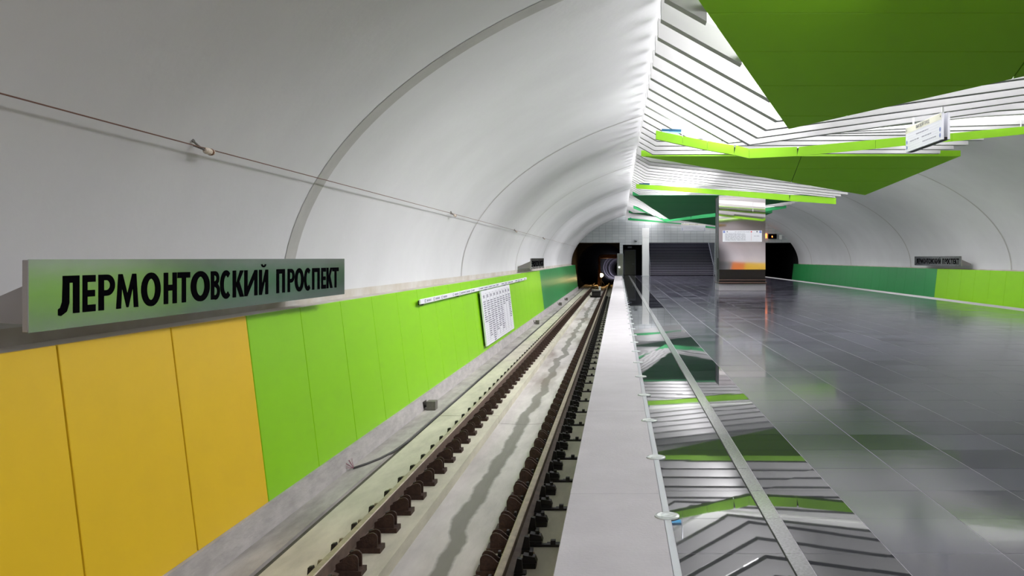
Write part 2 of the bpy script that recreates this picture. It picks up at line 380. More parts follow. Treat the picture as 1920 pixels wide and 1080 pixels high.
def heavy(x, y):   # larger fastening on the platform side of the right rail
    zb = Z(BED)+.02
    m = MB(); m.box(x, x+.15, y-.07, y+.07, zb, zb+.05); m.prism([(x+.02, y-.05, zb+.05), (x+.16, y-.05, zb+.05), (x+.14, y-.05, zb+.10), (x+.03, y-.05, zb+.12)], (0, .09, 0))
    m.tube([(x+.10, y, zb+.05), (x+.10, y, zb+.14)], .02, 6)
    return m.build('rail_anchor', 'iron', trk, (x, y, zb))
hv = heavy(RX[1]+.10, 6.95+.18)
N_CH = 112
for k in range(-1, N_CH):
    if k == 0: continue
    y = 6.955 + .595*k
    near = y < 34
    for ch, (x, d) in protos:
        c = inst('rail_chair', ch.data, (x, y, Z(BED)+.02), trk)
        for sub in ch.children:
            if sub.name.startswith('bolt') and not near: continue
            inst(sub.name.split('.')[0], sub.data, (x, y, Z(BED)+.02), c)
    if y < 60:
        for cp, lc in ((clipL, (RX[0]-.07, y-.25, Z(BED)+.02)), (clipR, (RX[1]+.07, y-.05, Z(BED)+.02))):
            c = inst('rail_clip', cp.data, lc, trk)
            if near: inst('screw_cap', cp.children[0].data, lc, c)
        inst('rail_anchor', hv.data, (RX[1]+.10, y+.18, Z(BED)+.02), trk)
# steel bars across to the platform wall, every second chair
bar0 = None
for k in range(0, 46):
    y = 7.05 + 1.19*k
    if bar0 is None:
        m = MB(); m.box(RX[1]+.02, -.02, y, y+.05, Z(BED)+.02, Z(BED)+.045)
        m.box(RX[1]+.30, -.02, y+.07, y+.10, Z(BED)+.02, Z(BED)+.04)
        for q in (.34, .46, .62, .74):
            m.box(RX[1]+q, RX[1]+q+.05, y, y+.05, Z(BED)+.045, Z(BED)+.085)
        bar0 = m.build('tie_bar', 'iron', trk, (RX[1], y, Z(BED)+.02))
    else: inst('tie_bar', bar0.data, (RX[1], y, Z(BED)+.02), trk)

# ------------------------------------------------------------------ platform
PXL, PXR = -.331, 12.85
b = MB(); b.box(0.0, 12.5, Y0, Y1, Z(-3.3), -.16); b.box(PXL+.03, PXR-.03, Y0, Y1, -.16, -.06); b.box(-.28, 12.6, Y0, Y1, -.06, -.0018)
fl = b.build('floor', ['grout'], None, (AX, 6, 0)); tag(fl, kind='structure')
# concrete edge slabs, both sides
def edge(name, x0, x1):
    r = None; y = -8.2
    cuts = [-60, -30, -12, -3.4, 2.6, 5.58, 8.6, 11.6, 14.6, 18.2, 21.8, 25.4, 29, 33, 37, 41, 46, 51, 56, 61, 66, 71, 75.6]
    root = empty(name, (x0, 6, 0), kind='structure')
    for i in range(len(cuts)-1):
        m = MB(); m.box(x0, x1, cuts[i]+.0015, cuts[i+1]-.0015, -.13, 0); o = m.build('edge_slab', 'edge', root, (x0, cuts[i], 0)); bevel(o, .004)
    return root
edge('floor_edge_left', PXL, .277); edge('floor_edge_right', 12.2, PXR)
m = MB(); m.box(.279, .317, Y0, Y1, -.03, .003); tag(m.build('trim_7', 'steel'), kind='structure')
disc = None
for k in range(0, 40):
    y = 5.09 + 1.5*k
    if disc is None:
        m = MB(); n = 28
        for (r, z) in ((.078, 0), (.076, .007), (.062, .010), (.040, .007), (.0001, .006)):
            for q in range(n): m.v.append((.30+r*math.cos(2*PI*q/n), y+r*math.sin(2*PI*q/n), z))
        for i in range(4):
            for q in range(n): m.f.append((i*n+q, i*n+(q+1) % n, (i+1)*n+(q+1) % n, (i+1)*n+q)); m.mi.append(0)
        disc = m.build('edge_light', 'glassdisc', None, (.30, y, 0.003)); o = disc
    else: o = inst('edge_light', disc.data, (.30, y, 0.003), None)
    od = ('nearest', 'second', 'third', 'fourth', 'fifth', 'sixth', 'seventh', 'eighth')
    tag(o, (od[k]+' round glass light from the camera in the steel line at the platform edge') if k < 8 else 'tiny distant round glass light far along the platform edge line', 'floor light', 'round glass lights along the platform edge' if k < 8 else 'distant round glass lights along the platform edge')

m = MB(); m.box(.892, .9005, Y0, Y1, -.03, .0006); tag(m.build('trim_8', 'darkjoint'), kind='structure')
# tile columns: (x0, x1, material)
cols = [(.319, .90, 'polished'), (.90, .999, 'stripe'), (.999, 1.48, 'polished')]
x = 1.48
while x < 12.19:
    cols.append((x, min(x+.6, 12.2), 'honed')); x += .6
G = .0022
def add_tile(m, x0, x1, y0, y1, pol):
    a = .00022 if pol else .0005
    h = [random.uniform(-a, a) - .0006 for _ in range(4)]
    X0, X1, Ya, Yb = x0+G, x1-G, y0+G, y1-G
    m.add([(X0, Ya, -.014), (X1, Ya, -.014), (X1, Yb, -.014), (X0, Yb, -.014), (X0, Ya, h[0]), (X1, Ya, h[1]), (X1, Yb, h[2]), (X0, Yb, h[3])],
          [(4, 5, 6, 7), (0, 1, 5, 4), (1, 2, 6, 5), (2, 3, 7, 6), (3, 0, 4, 7)])
cand = []
rest = {'polished': MB(), 'honed': MB(), 'stripe': MB()}
for ci, (x0, x1, mt) in enumerate(cols):
    k = -60 if mt == 'honed' else 3
    while True:
        ya = TY0 + TS*k; yb = ya+TS; k += 1
        if ya > Y1-.1: break
        yb = min(yb, Y1)
        vis = yb > 4.0 and (x0/max(yb, .1)) < .50
        if vis and ya < 40:
            cand.append(((x1-x0)*(yb-ya)/max(ya, 3.6)**3, x0, x1, ya, yb, mt))
        else: add_tile(rest[mt], x0, x1, ya, yb, mt != 'honed')
cand.sort(reverse=True)
for i, (_, x0, x1, ya, yb, mt) in enumerate(cand):
    if i < 298:
        m = MB(); add_tile(m, x0, x1, ya, yb, mt != 'honed'); m.build('floor_tile', mt, fl, (x0, ya, 0), fix=False)
    else: add_tile(rest[mt], x0, x1, ya, yb, mt != 'honed')
for mt in rest:
    tag(rest[mt].build('floor_tiles', mt, fl, fix=False), kind='stuff')

# ------------------------------------------------------------------ slatted ceiling
KEY = [  # y, N1(x,z), N2(x,z), R(x,z)
    (1.5, (1.10, 3.33), (8.0, 3.34), (10.4, 3.34)), (10.2, (1.10, 3.33), (8.0, 3.34), (10.4, 3.34)), (10.9, (2.77, 2.40), (8.0, 3.12), (10.6, 3.30)),
    (17.4, (2.77, 2.40), (8.0, 3.12), (10.6, 3.30)),
    (22.4, (1.10, 3.33), (8.0, 3.36), (10.4, 3.36)), (27.2, (1.10, 3.33), (6.0, 3.36), (10.3, 3.36)),
    (27.9, (1.10, 3.33), (5.0, 2.92), (9.02, 2.50)), (34.2, (1.10, 3.33), (5.0, 2.92), (9.02, 2.50)),
    (39, (1.10, 3.33), (8.0, 3.34), (10.3, 3.34)), (44.0, (1.10, 3.33), (8.0, 3.34), (10.4, 3.34)), (44.6, (2.77, 2.40), (8.0, 3.12), (10.6, 3.30)),
    (50.8, (2.77, 2.40), (8.0, 3.12), (10.6, 3.30)), (55.8, (1.10, 3.33), (8.0, 3.36), (10.4, 3.36)),
    (60.8, (1.10, 3.33), (6.0, 3.36), (10.3, 3.36)), (61.4, (1.10, 3.33), (5.0, 2.92), (9.02, 2.50)),
    (76, (1.10, 3.33), (5.0, 2.92), (9.02, 2.50))]
def slat_nodes(y):
    yy = y if y > 1.5 else y + 33.4*math.ceil((1.5-y)/33.4)
    for a, c in zip(KEY, KEY[1:]):
        if a[0] <= yy <= c[0]:
            t = (yy-a[0])/(c[0]-a[0]); lp = lambda p, q: (p[0]+(q[0]-p[0])*t, p[1]+(q[1]-p[1])*t)
            return [(.64, 3.59), lp(a[1], c[1]), lp(a[2], c[2]), lp(a[3], c[3])]
PL = [  # near y, z at near, depth, tip x, tip z, colour
    (10.6, 3.73, 3.4, 2.9, 'limeplate', 'limefascia', 'broad lime green folded ceiling plate nearest the camera, top right'),
    (27.4, 3.40, 2.47, 8.96, 'limeplate', 'limefascia', 'lime green triangular ceiling plate pointing down to the right, beyond the long hanging sign'),
    (44.3, 3.38, 2.6, 2.9, 'greenplate', 'greenfascia', 'dark green triangular ceiling plate left of the mirrored pylon top'),
    (61.0, 3.36, 2.4, 8.96, 'greenplate', 'greenfascia', 'farthest dark green ceiling plate, just above the far hanging sign'),
    (-6.4, 3.40, 2.6, 2.9, 'yellowplate', 'yellow', 'yellow ceiling plate behind the camera, seen only in the pylon mirror'),
    (-23.2, 3.40, 2.6, 8.96, 'orange', 'orange', 'orange ceiling plate behind the camera, seen only in the pylon mirror')]
def plate_range(y):
    for (yn, zn, dp, tx, *_r) in PL:
        if yn-.35 <= y+.2 and y <= yn+dp:
            t = min(1, max(0, (y-yn)/dp)); xl = .75 + (tx-.75)*t; xr = 11.4 + (tx-11.4)*t
            return xl, xr
    return None
slr = empty('slatted_ceiling', (AX, 12, Z(3.9)), 'white folded slatted ceiling hung under the vault, zigzagging along the platform', 'ceiling slats')
def clip_poly(nodes, xa, xb):
    out = []
    for (p, q) in zip(nodes, nodes[1:]):
        a, c = max(p[0], xa), min(q[0], xb)
        if c <= a: continue
        f = lambda x: p[1]+(q[1]-p[1])*(x-p[0])/(q[0]-p[0])
        if not out: out.append((a, f(a)))
        out.append((c, f(c)))
    return out
SW, SH = .20, .36
y = 12.34 - 6
n_sl = 0
while y > -31: y -= 1.0
while y < 75.2:
    nd = slat_nodes(y)
    rg = plate_range(y)
    pieces = [clip_poly(nd, nd[0][0], nd[-1][0])] if rg is None else [clip_poly(nd, nd[0][0], rg[0]), clip_poly(nd, rg[1], nd[-1][0])]
    for pc in pieces:
        if len(pc) < 2 or pc[-1][0]-pc[0][0] < .25: continue
        top = [(x, min(z+SH, vault_z(x)-.03)) for x, z in pc]
        pts = [(x, y, Z(z)) for x, z in pc] + [(x, y, Z(z)) for x, z in reversed(top)]
        m = MB()
        # strip-wise so that concave outlines stay clean
        for i in range(len(pc)-1):
            (xa, za), (xb, zb) = pc[i], pc[i+1]; ta, tb_ = top[i][1], top[i+1][1]
            m.add([(xa, y, Z(za)), (xb, y, Z(zb)), (xb, y, Z(tb_)), (xa, y, Z(ta)), (xa, y+SW, Z(za)), (xb, y+SW, Z(zb)), (xb, y+SW, Z(tb_)), (xa, y+SW, Z(ta))],
                  [(0, 1, 2, 3), (7, 6, 5, 4), (0, 4, 5, 1), (3, 2, 6, 7)] + ([(0, 3, 7, 4)] if i == 0 else []) + ([(1, 5, 6, 2)] if i == len(pc)-2 else []))
        m.build('slat', 'slat', slr, (pc[0][0], y, Z(pc[0][1])), fix=False); n_sl += 1
    y += 1.0

# ------------------------------------------------------------------ folded plates
for (yn, zn, dp, tx, mu, mf, lab) in PL:
    slope = (zn - (2.2 if tx < 5 else 2.29))/dp
    root = empty('ceiling_plate', (tx, yn+dp, Z(zn-slope*dp)), lab, 'ceiling plate')
    th = .16
    # cross joints every .76 m and one along the axis
    rows = []; yy = yn
    while yy < yn+dp-.05: rows.append((yy, min(yy+.76, yn+dp))); yy += .76
    for (ya, yb) in rows:
        for side_ in (0, 1):
            g = .006; gx = .012
            def xl(y): t = (y-yn)/dp; return .75+(tx-.75)*t
            def xr(y): t = (y-yn)/dp; return 11.4+(tx-11.4)*t
            ya_, yb_ = ya+g, yb-g
            poly = [(xl(ya_), ya_), (xr(ya_), ya_), (xr(yb_), yb_), (xl(yb_), yb_)]
            # clip at x = AX
            out = []
            lim = AX-gx if side_ == 0 else AX+gx
            ins = (lambda p: p[0] <= lim) if side_ == 0 else (lambda p: p[0] >= lim)
            for i in range(4):
                p, q = poly[i], poly[(i+1) % 4]
                if ins(p): out.append(p)
                if ins(p) != ins(q):
                    t = (lim-p[0])/(q[0]-p[0]); out.append((lim, p[1]+(q[1]-p[1])*t))
            cl = []
            for p in out:
                if not cl or (abs(p[0]-cl[-1][0])+abs(p[1]-cl[-1][1])) > .01: cl.append(p)
            if len(cl) < 3: continue
            m = MB(); m.prism([(px, py, Z(zn-slope*(py-yn))) for px, py in cl], (0, 0, .03))
            m.build('plate_panel', mu, root, fix=True)
    m = MB(); m.prism([(.80, yn+.04, Z(zn+.028-slope*.04)), (11.3, yn+.04, Z(zn+.028-slope*.04)), (tx, yn+dp-.05, Z(zn+.028-slope*(dp-.05)))], (0, 0, .03)); m.build('plate_core', 'darkjoint', root)
    m = MB()
    m.box(.75, 11.4, yn-.02, yn, Z(zn-.005), Z(zn+.19)); m.build('near_fascia', mf, root)
    # rims along the two far edges
    for ex in (.75, 11.4):
        m = MB(); d = .02 if ex < 5 else -.02
        m.prism([(ex+d, yn, Z(zn+.03)), (tx+d*.2, yn+dp-.02, Z(zn-slope*dp+.03)), (tx+d*.2, yn+dp-.02, Z(zn-slope*dp+.12)), (ex+d, yn, Z(zn+.12))], (d, 0, 0)); m.build('rim', mf, root)
    for hx in (3.5, 6.5, 9.2):
        m = MB(); m.tube([(hx, yn+.35, Z(zn-slope*.35+.05)), (hx, yn+.35, Z(vault_z(hx)-.01))], .012, 6); m.build('hanger_rod', 'steel', root)

# ------------------------------------------------------------------ hanging light strips
ST = [
    (19.0, [(.86, 2.755, .20), (1.48, 2.62, .205), (2.05, 2.50, .21), (2.67, 2.39, .22), (3.02, 2.312, .22), (4.13, 2.36, .215), (5.94, 2.53, .21), (6.67, 2.61, .20), (7.71, 2.70, .19), (9.38, 2.867, .18), (10.35, 2.95, .17)], (3, 5), 'limefascia', 'lime green angular light strip with its low point left of the long hanging sign'),
    (35.5, [(.75, 3.01, .19), (3.46, 2.82, .20), (5.2, 2.66, .24), (7.38, 2.47, .27), (9.4, 2.33, .28)], (3,), 'limefascia', 'lime green light strip passing in front of the top of the mirrored pylon'),
    (52.4, [(.94, 3.16, .20), (2.15, 2.75, .21), (2.96, 2.31, .22), (4.6, 2.47, .22), (6.12, 2.64, .22), (9.3, 2.97, .22), (10.7, 3.18, .22)], (3,), 'greenfascia', 'dark green light strip bent to a low point above the white column'),
    (69.0, [(.78, 3.18, .19), (3.0, 3.03, .2), (5.4, 2.83, .22), (7.4, 2.55, .24), (9.4, 2.33, .26)], (2,), 'greenfascia', 'farthest green light strip, partly behind the far hanging sign')]
for (yy, P, blk, mf, lab) in ST:
    root = empty('light_strip', (P[0][0], yy, Z(P[0][1])), lab, 'light strip')
    for i in range(len(P)-1):
        (xa, za, ha), (xb, zb, hb) = P[i], P[i+1]
        g0 = .02 if i in blk else .003; g1 = .003
        sl = (zb-za)/(xb-xa)
        lean = .05 if i in blk else 0
        m = MB()
        m.prism([(xa+g0-lean/2, yy, Z(za)), (xb-g1, yy, Z(zb)), (xb-g1, yy, Z(zb+hb)), (xa+g0+lean/2, yy, Z(za+ha))], (0, .02, 0))
        m.prism([(xa+g0, yy+.02, Z(za)), (xb-g1, yy+.02, Z(zb)), (xb-g1, yy+.30, Z(zb+.03)), (xa+g0, yy+.30, Z(za+.03))], (0, 0, .015))
        m.build('strip_panel', mf, root)
    m = MB()
    for i in range(len(P)-1):
        (xa, za, ha), (xb, zb, hb) = P[i], P[i+1]
        m.prism([(xa, yy+.03, Z(za+.03)), (xb, yy+.03, Z(zb+.03)), (xb, yy+.03, Z(zb+hb-.03)), (xa, yy+.03, Z(za+ha-.03))], (0, .02, 0))
    m.build('strip_spine', 'darkjoint', root)
    # blue cover at the left end
    (xa, za, ha), (xb, zb, hb) = P[0], P[1]
    m = MB(); t = .32/(xb-xa)
    m.prism([(xa+.14, yy+.02, Z(za+ha-.02)), (xa+.14+.45, yy+.02, Z(za+ha-.03)), (xa+.14+.45, yy+.02, Z(za+ha+.03)), (xa+.14, yy+.02, Z(za+ha+.04))], (0, .22, 0)); m.build('blue_cover', 'cyan', root)
    for hx in (P[1][0], P[-2][0]):
        zz = [p for p in P if p[0] == hx][0][1]
        m = MB(); m.tube([(hx, yy+.15, Z(zz+.04)), (hx, yy+.15, Z(vault_z(hx)-.01))], .012, 6); m.build('hanger_rod', 'steel', root)

# ------------------------------------------------------------------ lettering
def ring(cx, cy, rx, ry, sx, sy, a0=0, a1=2*PI, n=28):
    out = []
    for i in range(n):
        a, c = a0+(a1-a0)*i/n, a0+(a1-a0)*(i+1)/n
        out.append([(cx+rx*math.cos(a), cy+ry*math.sin(a)), (cx+rx*math.cos(c), cy+ry*math.sin(c)), (cx+(rx-sx)*math.cos(c), cy+(ry-sy)*math.sin(c)), (cx+(rx-sx)*math.cos(a), cy+(ry-sy)*math.sin(a))])
    return out
def glyph(ch, w, h):
    s = min(.30*w, .062/.265*h); t = .19*h      # vertical stem, horizontal bar
    R_ = lambda x0, y0, x1, y1: [(x0, y0), (x1, y0), (x1, y1), (x0, y1)]
    if ch == 'О': return ring(w/2, h/2, w/2, h*.52, .27*w, t)
    if ch == 'С': return ring(w/2, h/2, w/2, h*.52, .27*w, t, PI*.28, PI*1.72)
    if ch == 'П': return [R_(0, 0, s, h), R_(w-s, 0, w, h), R_(s, h-t, w-s, h)]
    if ch == 'Н': return [R_(0, 0, s, h), R_(w-s, 0, w, h), R_(s, h*.42, w-s, h*.42+t)]
    if ch == 'Т': return [R_(0, h-t, w, h), R_(w/2-s/2, 0, w/2+s/2, h-t)]
    if ch == 'Е': return [R_(0, 0, s*1.1, h), R_(s, 0, w, t), R_(s, h-t, w, h), R_(s, h*.41, w*.95, h*.41+t*.95)]
    if ch == 'Л': return [R_(w-s, 0, w, h), R_(.22*w, h-t, w-s, h), [(.22*w, h-t), (.22*w+s, h-t), (.22*w+s*.98, h*.28), (.18*w+s*.7, h*.06), (.05*w+s*.2, -h*.04), (0, -h*.02), (.0*w, h*.14), (.10*w, h*.17), (.19*w, h*.32)]]
    if ch == 'Р': 
        rr = h*.30
        return [R_(0, 0, s, h), R_(s, h-t*.85, w*.5, h), R_(s, h-2*rr, w*.5, h-2*rr+t*.85)] + ring(w*.5, h-rr, w*.5, rr, .27*w, t*.85, -PI/2, PI/2, 14)
    if ch == 'В':
        r1, r2 = h*.235, h*.265+.0
        return [R_(0, 0, s*1.1, h), R_(s, h-t*.8, w*.45, h), R_(s, h*.5-t*.3, w*.5, h*.5+t*.5), R_(s, 0, w*.5, t*.8)] + \
            ring(w*.42, h-r1-.005, w*.50, r1+.005, .27*w, t*.8, -PI/2, PI/2, 12) + ring(w*.45, r2+.005, w*.55, r2+.01, .27*w, t*.8, -PI/2, PI/2, 12)
    if ch == 'К': return [R_(0, 0, s, h), [(s, h*.45), (w-s*1.1, h), (w, h), (s+.34*(w-s), h*.52), (s, h*.40)], [(s, h*.50), (s+.40*(w-s), h*.62), (w*1.03, 0), (w-s*1.15, 0)]]
    if ch in 'ИЙ':
        o = [R_(0, 0, s, h), R_(w-s, 0, w, h), [(s*.9, 0), (w-s*.9, h*.72), (w-s*.9, h), (s*.9, h*.28)]]
        if ch == 'Й': o += ring(w/2, h*1.22, w*.27, h*.13, w*.13, h*.07, PI, 2*PI, 8)
        return o
    if ch == 'М': return [[(0, 0), (s*.85, 0), (w*.26, h), (w*.10, h)], [(w-s*.85, 0), (w, 0), (w*.90, h), (w*.74, h)], [(w*.12, h), (w*.26, h), (w*.5, h*.38), (w*.5, h*.02), (w*.47, h*.02)], [(w*.74, h), (w*.88, h), (w*.53, h*.02), (w*.5, h*.02), (w*.5, h*.38)]]
    return []
LET = [('Л', 5.503, 5.718), ('Е', 5.76, 5.897), ('Р', 5.938, 6.127), ('М', 6.150, 6.428), ('О', 6.474, 6.744), ('Н', 6.798, 6.99), ('Т', 7.01, 7.208), ('О', 7.225, 7.555), ('В', 7.582, 7.745), ('С', 7.757, 7.985), ('К', 8.007, 8.23), ('И', 8.254, 8.54), ('Й', 8.587, 8.798),
       ('П', 9.015, 9.231), ('Р', 9.314, 9.50), ('О', 9.514, 9.77), ('С', 9.79, 10.01), ('П', 10.04, 10.276), ('Е', 10.34, 10.489), ('К', 10.52, 10.72), ('Т', 10.73, 10.95)]
def station_sign(ystart, xf, s, ztop, lab):
    """s = +1: on the left wall, read towards +y; s = -1: on the right wall, read towards -y (ystart is the far end)."""
    L_ = 5.96; hh = .475; y0 = ystart
    root = empty('station_sign', (xf, y0, Z(ztop-hh)), lab, 'station sign', 'station name signs on the vault')
    yy = lambda t: y0 + s*t
    m = MB(); m.box(*sorted((xf, xf-s*.006)), *sorted((yy(0), yy(L_))), Z(ztop-hh), Z(ztop)); m.build('face_plate', 'signmetal', root)
    m = MB(); m.box(*sorted((xf-s*.006, xf-s*.045)), *sorted((yy(0.0), yy(L_))), Z(ztop-hh+.004), Z(ztop-.004)); bevel(m.build('sign_body', 'signedge', root), .004)
    for t in (.18, 2.98, 5.7):
        m = MB(); m.prism([(xf-s*.045, yy(t), Z(ztop-.06)), (xf-s*.045, yy(t), Z(ztop-hh+.06)), (xf-s*.30, yy(t), Z(ztop-hh-.0)), (xf-s*.52, yy(t), Z(ztop-hh-.0)), (xf-s*.50, yy(t), Z(ztop-.06))] if False else
                          [(xf-s*.045, yy(t), Z(ztop-.10)), (xf-s*.045, yy(t), Z(ztop-hh+.05)), (xf-s*.10, yy(t), Z(ztop-hh+.04)), (xf-s*.58, yy(t), Z(ztop-hh+.06)), (xf-s*.58, yy(t), Z(ztop-hh+.12)), (xf-s*.08, yy(t), Z(ztop-.14))], (0, s*.03, 0)); m.build('bracket', 'signedge', root)
    for ch, a, c in LET:
        w_ = c-a; h_ = .262
        m = MB()
        for i, poly in enumerate(glyph(ch, w_, h_)):
            d = .004
            m.prism([(xf+s*.0005, yy(a-5.22+px), Z(ztop-.375+pz)) for px, pz in poly], (s*d, 0, 0))
        m.build('letter', 'black', root)
    return root
sg1 = station_sign(5.29, -3.80, 1, -.008, 'long brushed metal station name sign above the yellow panels, nearest on the left')
sg1.rotation_euler = (0, 0, math.radians(-1.2)); sg1.scale = (1, .962, 1)
station_sign(35.2, -3.75, 1, -.008, 'small far station name sign on the left vault near the dark green panels')
station_sign(44.0, 15.85, -1, .09, 'station name sign on the right vault above the green and lime panel boundary')

# text-like rows for print too small to read: short ink dashes of uneven length
def frame_pt(o, u, v, n, a, b_, d=0.0):
    return (o[0]+u[0]*a+v[0]*b_+n[0]*d, o[1]+u[1]*a+v[1]*b_+n[1]*d, o[2]+u[2]*a+v[2]*b_+n[2]*d)
def dash(m, fr, a0, a1, b0, b1, d=.002):
    o, u, v, n = fr
    m.prism([frame_pt(o, u, v, n, a0, b0, .0005), frame_pt(o, u, v, n, a1, b0, .0005), frame_pt(o, u, v, n, a1, b1, .0005), frame_pt(o, u, v, n, a0, b1, .0005)], tuple(c*d for c in n))
def words_row(m, fr, a, a_end, b0, hgt, rnd, cw=None):
    cw = cw or hgt*.55
    while a < a_end:
        n = rnd.randint(3, 8)
        for _ in range(n):
            if a+cw*.7 > a_end: return
            k = rnd.random()
            dash(m, fr, a, a+cw*.28, b0, b0+hgt)
            if k > .35: dash(m, fr, a+cw*.28, a+cw*.72, b0+hgt*(0 if k > .7 else .4), b0+hgt*(.22 if k > .7 else .6))
            a += cw
        a += cw*.8
rnd = random.Random(3)
# line strip on the left wall
X0s, zs0, zs1 = -3.86, -.905, -.805
root = empty('line_map_strip', (X0s, 16, Z(zs0)), 'long narrow white line strip fixed along the lime panels', 'line map')
m = MB(); m.box(X0s-.03, X0s, 16, 34.5, Z(zs0), Z(zs1)); bevel(m.build('strip_board', 'white', root), .004)
fr = ((X0s, 16, Z(zs0)), (0, 1, 0), (0, 0, 1), (1, 0, 0))
m = MB(); a = .35
for n_ in (3, 4, 5, 4, 3, 4):
    for q in range(n_):
        if a > 17.6: break
        dash(m, fr, a, a+.05, .018, .082); dash(m, fr, a+.05, a+.11, .018, .032); dash(m, fr, a+.05, a+.11, .068, .082)
        words_row(m, fr, a+.18, a+.18+rnd.uniform(.35, .55), .03, .04, rnd); a += .78
    a += .45
tag(m.build('print', 'textgrey', root), kind='stuff')
for yy in (16.25, 19.8, 24, 28, 32):
    m = MB(); m.box(-4.0, X0s-.03, yy, yy+.10, Z(-.93), Z(-.84)); m.box(-3.97, X0s-.01, yy, yy+.10, Z(-.93), Z(-.905)); m.build('bracket', 'iron', root)
# station list board below it
Xt, Xb, zt, zb = -3.835, -3.66, -.93, -2.46
u = (0, 1, 0); dv = Vector((Xb-Xt, 0, zt-zb)); vv = Vector((Xt-Xb, 0, zt-zb)).normalized(); nn = vv.cross(Vector(u)) * -1
if nn.x < 0: nn = -nn
root = empty('station_list_board', (Xb, 22.9, Z(zb)), 'large tilted white station list board in columns hanging under the line strip', 'information board')
m = MB(); m.prism([(Xt, 22.9, Z(zt)), (Xt, 28.8, Z(zt)), (Xb, 28.8, Z(zb)), (Xb, 22.9, Z(zb))], (-.05, 0, 0)); bevel(m.build('list_board', 'white', root), .004)
fr = ((Xb, 22.9, Z(zb)), u, tuple(vv), tuple(nn)); HB = 1.53
m1, m2 = MB(), MB()
for c in range(9):
    a = .12 + c*.645
    words_row(m1, fr, a+.1, a+.42, HB-.20, .09, rnd, .07)
    n_ = (10, 17, 20, 16, 15, 17, 5, 4, 13)[c]
    for r_ in range(n_):
        words_row(m2, fr, a+.04, a+rnd.uniform(.38, .56), HB-.32-.062*r_, .034, rnd, .035)
    if c: dash(m2, fr, a-.03, a-.02, .12, HB-.06)
for q in range(24): dash(m2, fr, .08, 5.8, .07+q*.06, .0725+q*.06, .001)
tag(m1.build('heading_print', 'text', root), kind='stuff'); tag(m2.build('list_print', 'text', root), kind='stuff')
for yy in (23.2, 25.8, 28.4):
    m = MB(); m.box(-3.96, Xt-.02, yy, yy+.08, Z(-1.1), Z(-1.02)); m.box(-3.78, Xb-.04, yy, yy+.08, Z(-2.48), Z(-2.38)); m.build('bracket', 'iron', root)

# ------------------------------------------------------------------ hanging signs
def text_mesh(body, size, mt, parent, mtx, name='print'):
    cu = bpy.data.curves.new('lettering', 'FONT'); cu.body = body; cu.size = size; cu.extrude = .001; cu.align_x = 'CENTER'; cu.align_y = 'CENTER'; cu.resolution_u = 3
    tmp = bpy.data.objects.new('lettering_tmp', cu); COL.objects.link(tmp)
    dg = bpy.context.evaluated_depsgraph_get(); me = bpy.data.meshes.new_from_object(tmp.evaluated_get(dg)); bpy.data.objects.remove(tmp)
    me.transform(mtx); me.transform(Matrix.Translation(-WL[parent.name])); me.materials.clear(); me.materials.append(M[mt])
    return inst(name, me, WL[parent.name], parent)
def basis(u, v, n, o): return Matrix(((u[0], v[0], n[0], o[0]), (u[1], v[1], n[1], o[1]), (u[2], v[2], n[2], o[2]), (0, 0, 0, 1)))
def exit_sign(org, u, n, W, H, lab, depth):
    """org = bottom-left corner of the face as read; u = reading direction; n = outward normal"""
    v = (0, 0, 1); root = empty('hanging_sign', org, lab, 'hanging sign'); fr = (org, u, v, n)
    P = lambda a, b_, d: frame_pt(org, u, v, n, a, b_, d)
    for d0, nm in ((0, 'front_board'), (-depth+.045, 'rear_board')):
        m = MB(); m.prism([P(0, 0, d0), P(W, 0, d0), P(W, H, d0), P(0, H, d0)], tuple(-c*.045 for c in n)); bevel(m.build(nm, 'white', root), .004)
    m = MB(); m.prism([P(.01, -.004, -.045), P(W-.02, -.004, -.045), P(W-.02, .05, -.045), P(.01, .05, -.045)], tuple(-c*(depth-.09) for c in n)); m.build('bottom_rail', 'iron', root)
    m = MB(); dash(m, fr, .01, W-.01, H-.13, H-.01, .0015); m.build('cream_band', 'cream_band', root)
    c = P(W/2, H-.07, .003); o = text_mesh('ВЫХОД В ГОРОД', .085, 'text', root, basis(u, v, n, c), 'heading_print'); tag(o, kind='stuff')
    for a in (.06, W-.06):
        m = MB()
        for k in range(2): m.prism([P(a+.02*math.cos(q+k*PI/4), H-.07+.02*math.sin(q+k*PI/4), .002) for q in (0, 2.2, 4.1)], tuple(.002*c for c in n))
        m.build('star_print', 'text', root)
    m = MB()
    for (a0, a1, bb) in ((W*.32, W*.66, H*.56), (W*.14, W*.40, H*.36), (W*.48, W*.74, H*.36), (W*.50, W*.86, H*.17)):
        words_row(m, fr, a0, a1, bb, .026, rnd, .022)
    for q in range(7): dash(m, fr, .12, W-.12, .05+q*.052, .0512+q*.052, .001)
    tag(m.build('small_print', 'textgrey', root), kind='stuff')
    m = MB()
    for a in (.075, W-.075):
        for bb in (.09, .20):
            for poly in ring(0, 0, .036, .042, .008, .008, 0, 2*PI, 12): m.prism([P(a+px, bb+pz, .001) for px, pz in poly], tuple(.002*c for c in n))
            dash(m, fr, a-.008, a+.008, bb-.02, bb+.02, .003)
    m.build('pictogram', 'blue', root)
    for a in (.12*W, .92*W):
        m = MB(); q0 = P(a, .03, -depth/2)
        zt = Z(min(3.2, vault_z(q0[0])-.05)) if depth < .1 else Z(2.95+.0)
        m.box(q0[0]-.015, q0[0]+.015, q0[1]-.015, q0[1]+.015, q0[2], Z(3.9)); m.build('hanger', 'whitebox', root)
    return root
exit_sign((6.08, 17.40, Z(2.235)), (0, -1, 0), (-1, 0, 0), 1.94, .515, 'long white two-sided exit sign hanging lengthwise at upper right', .16)
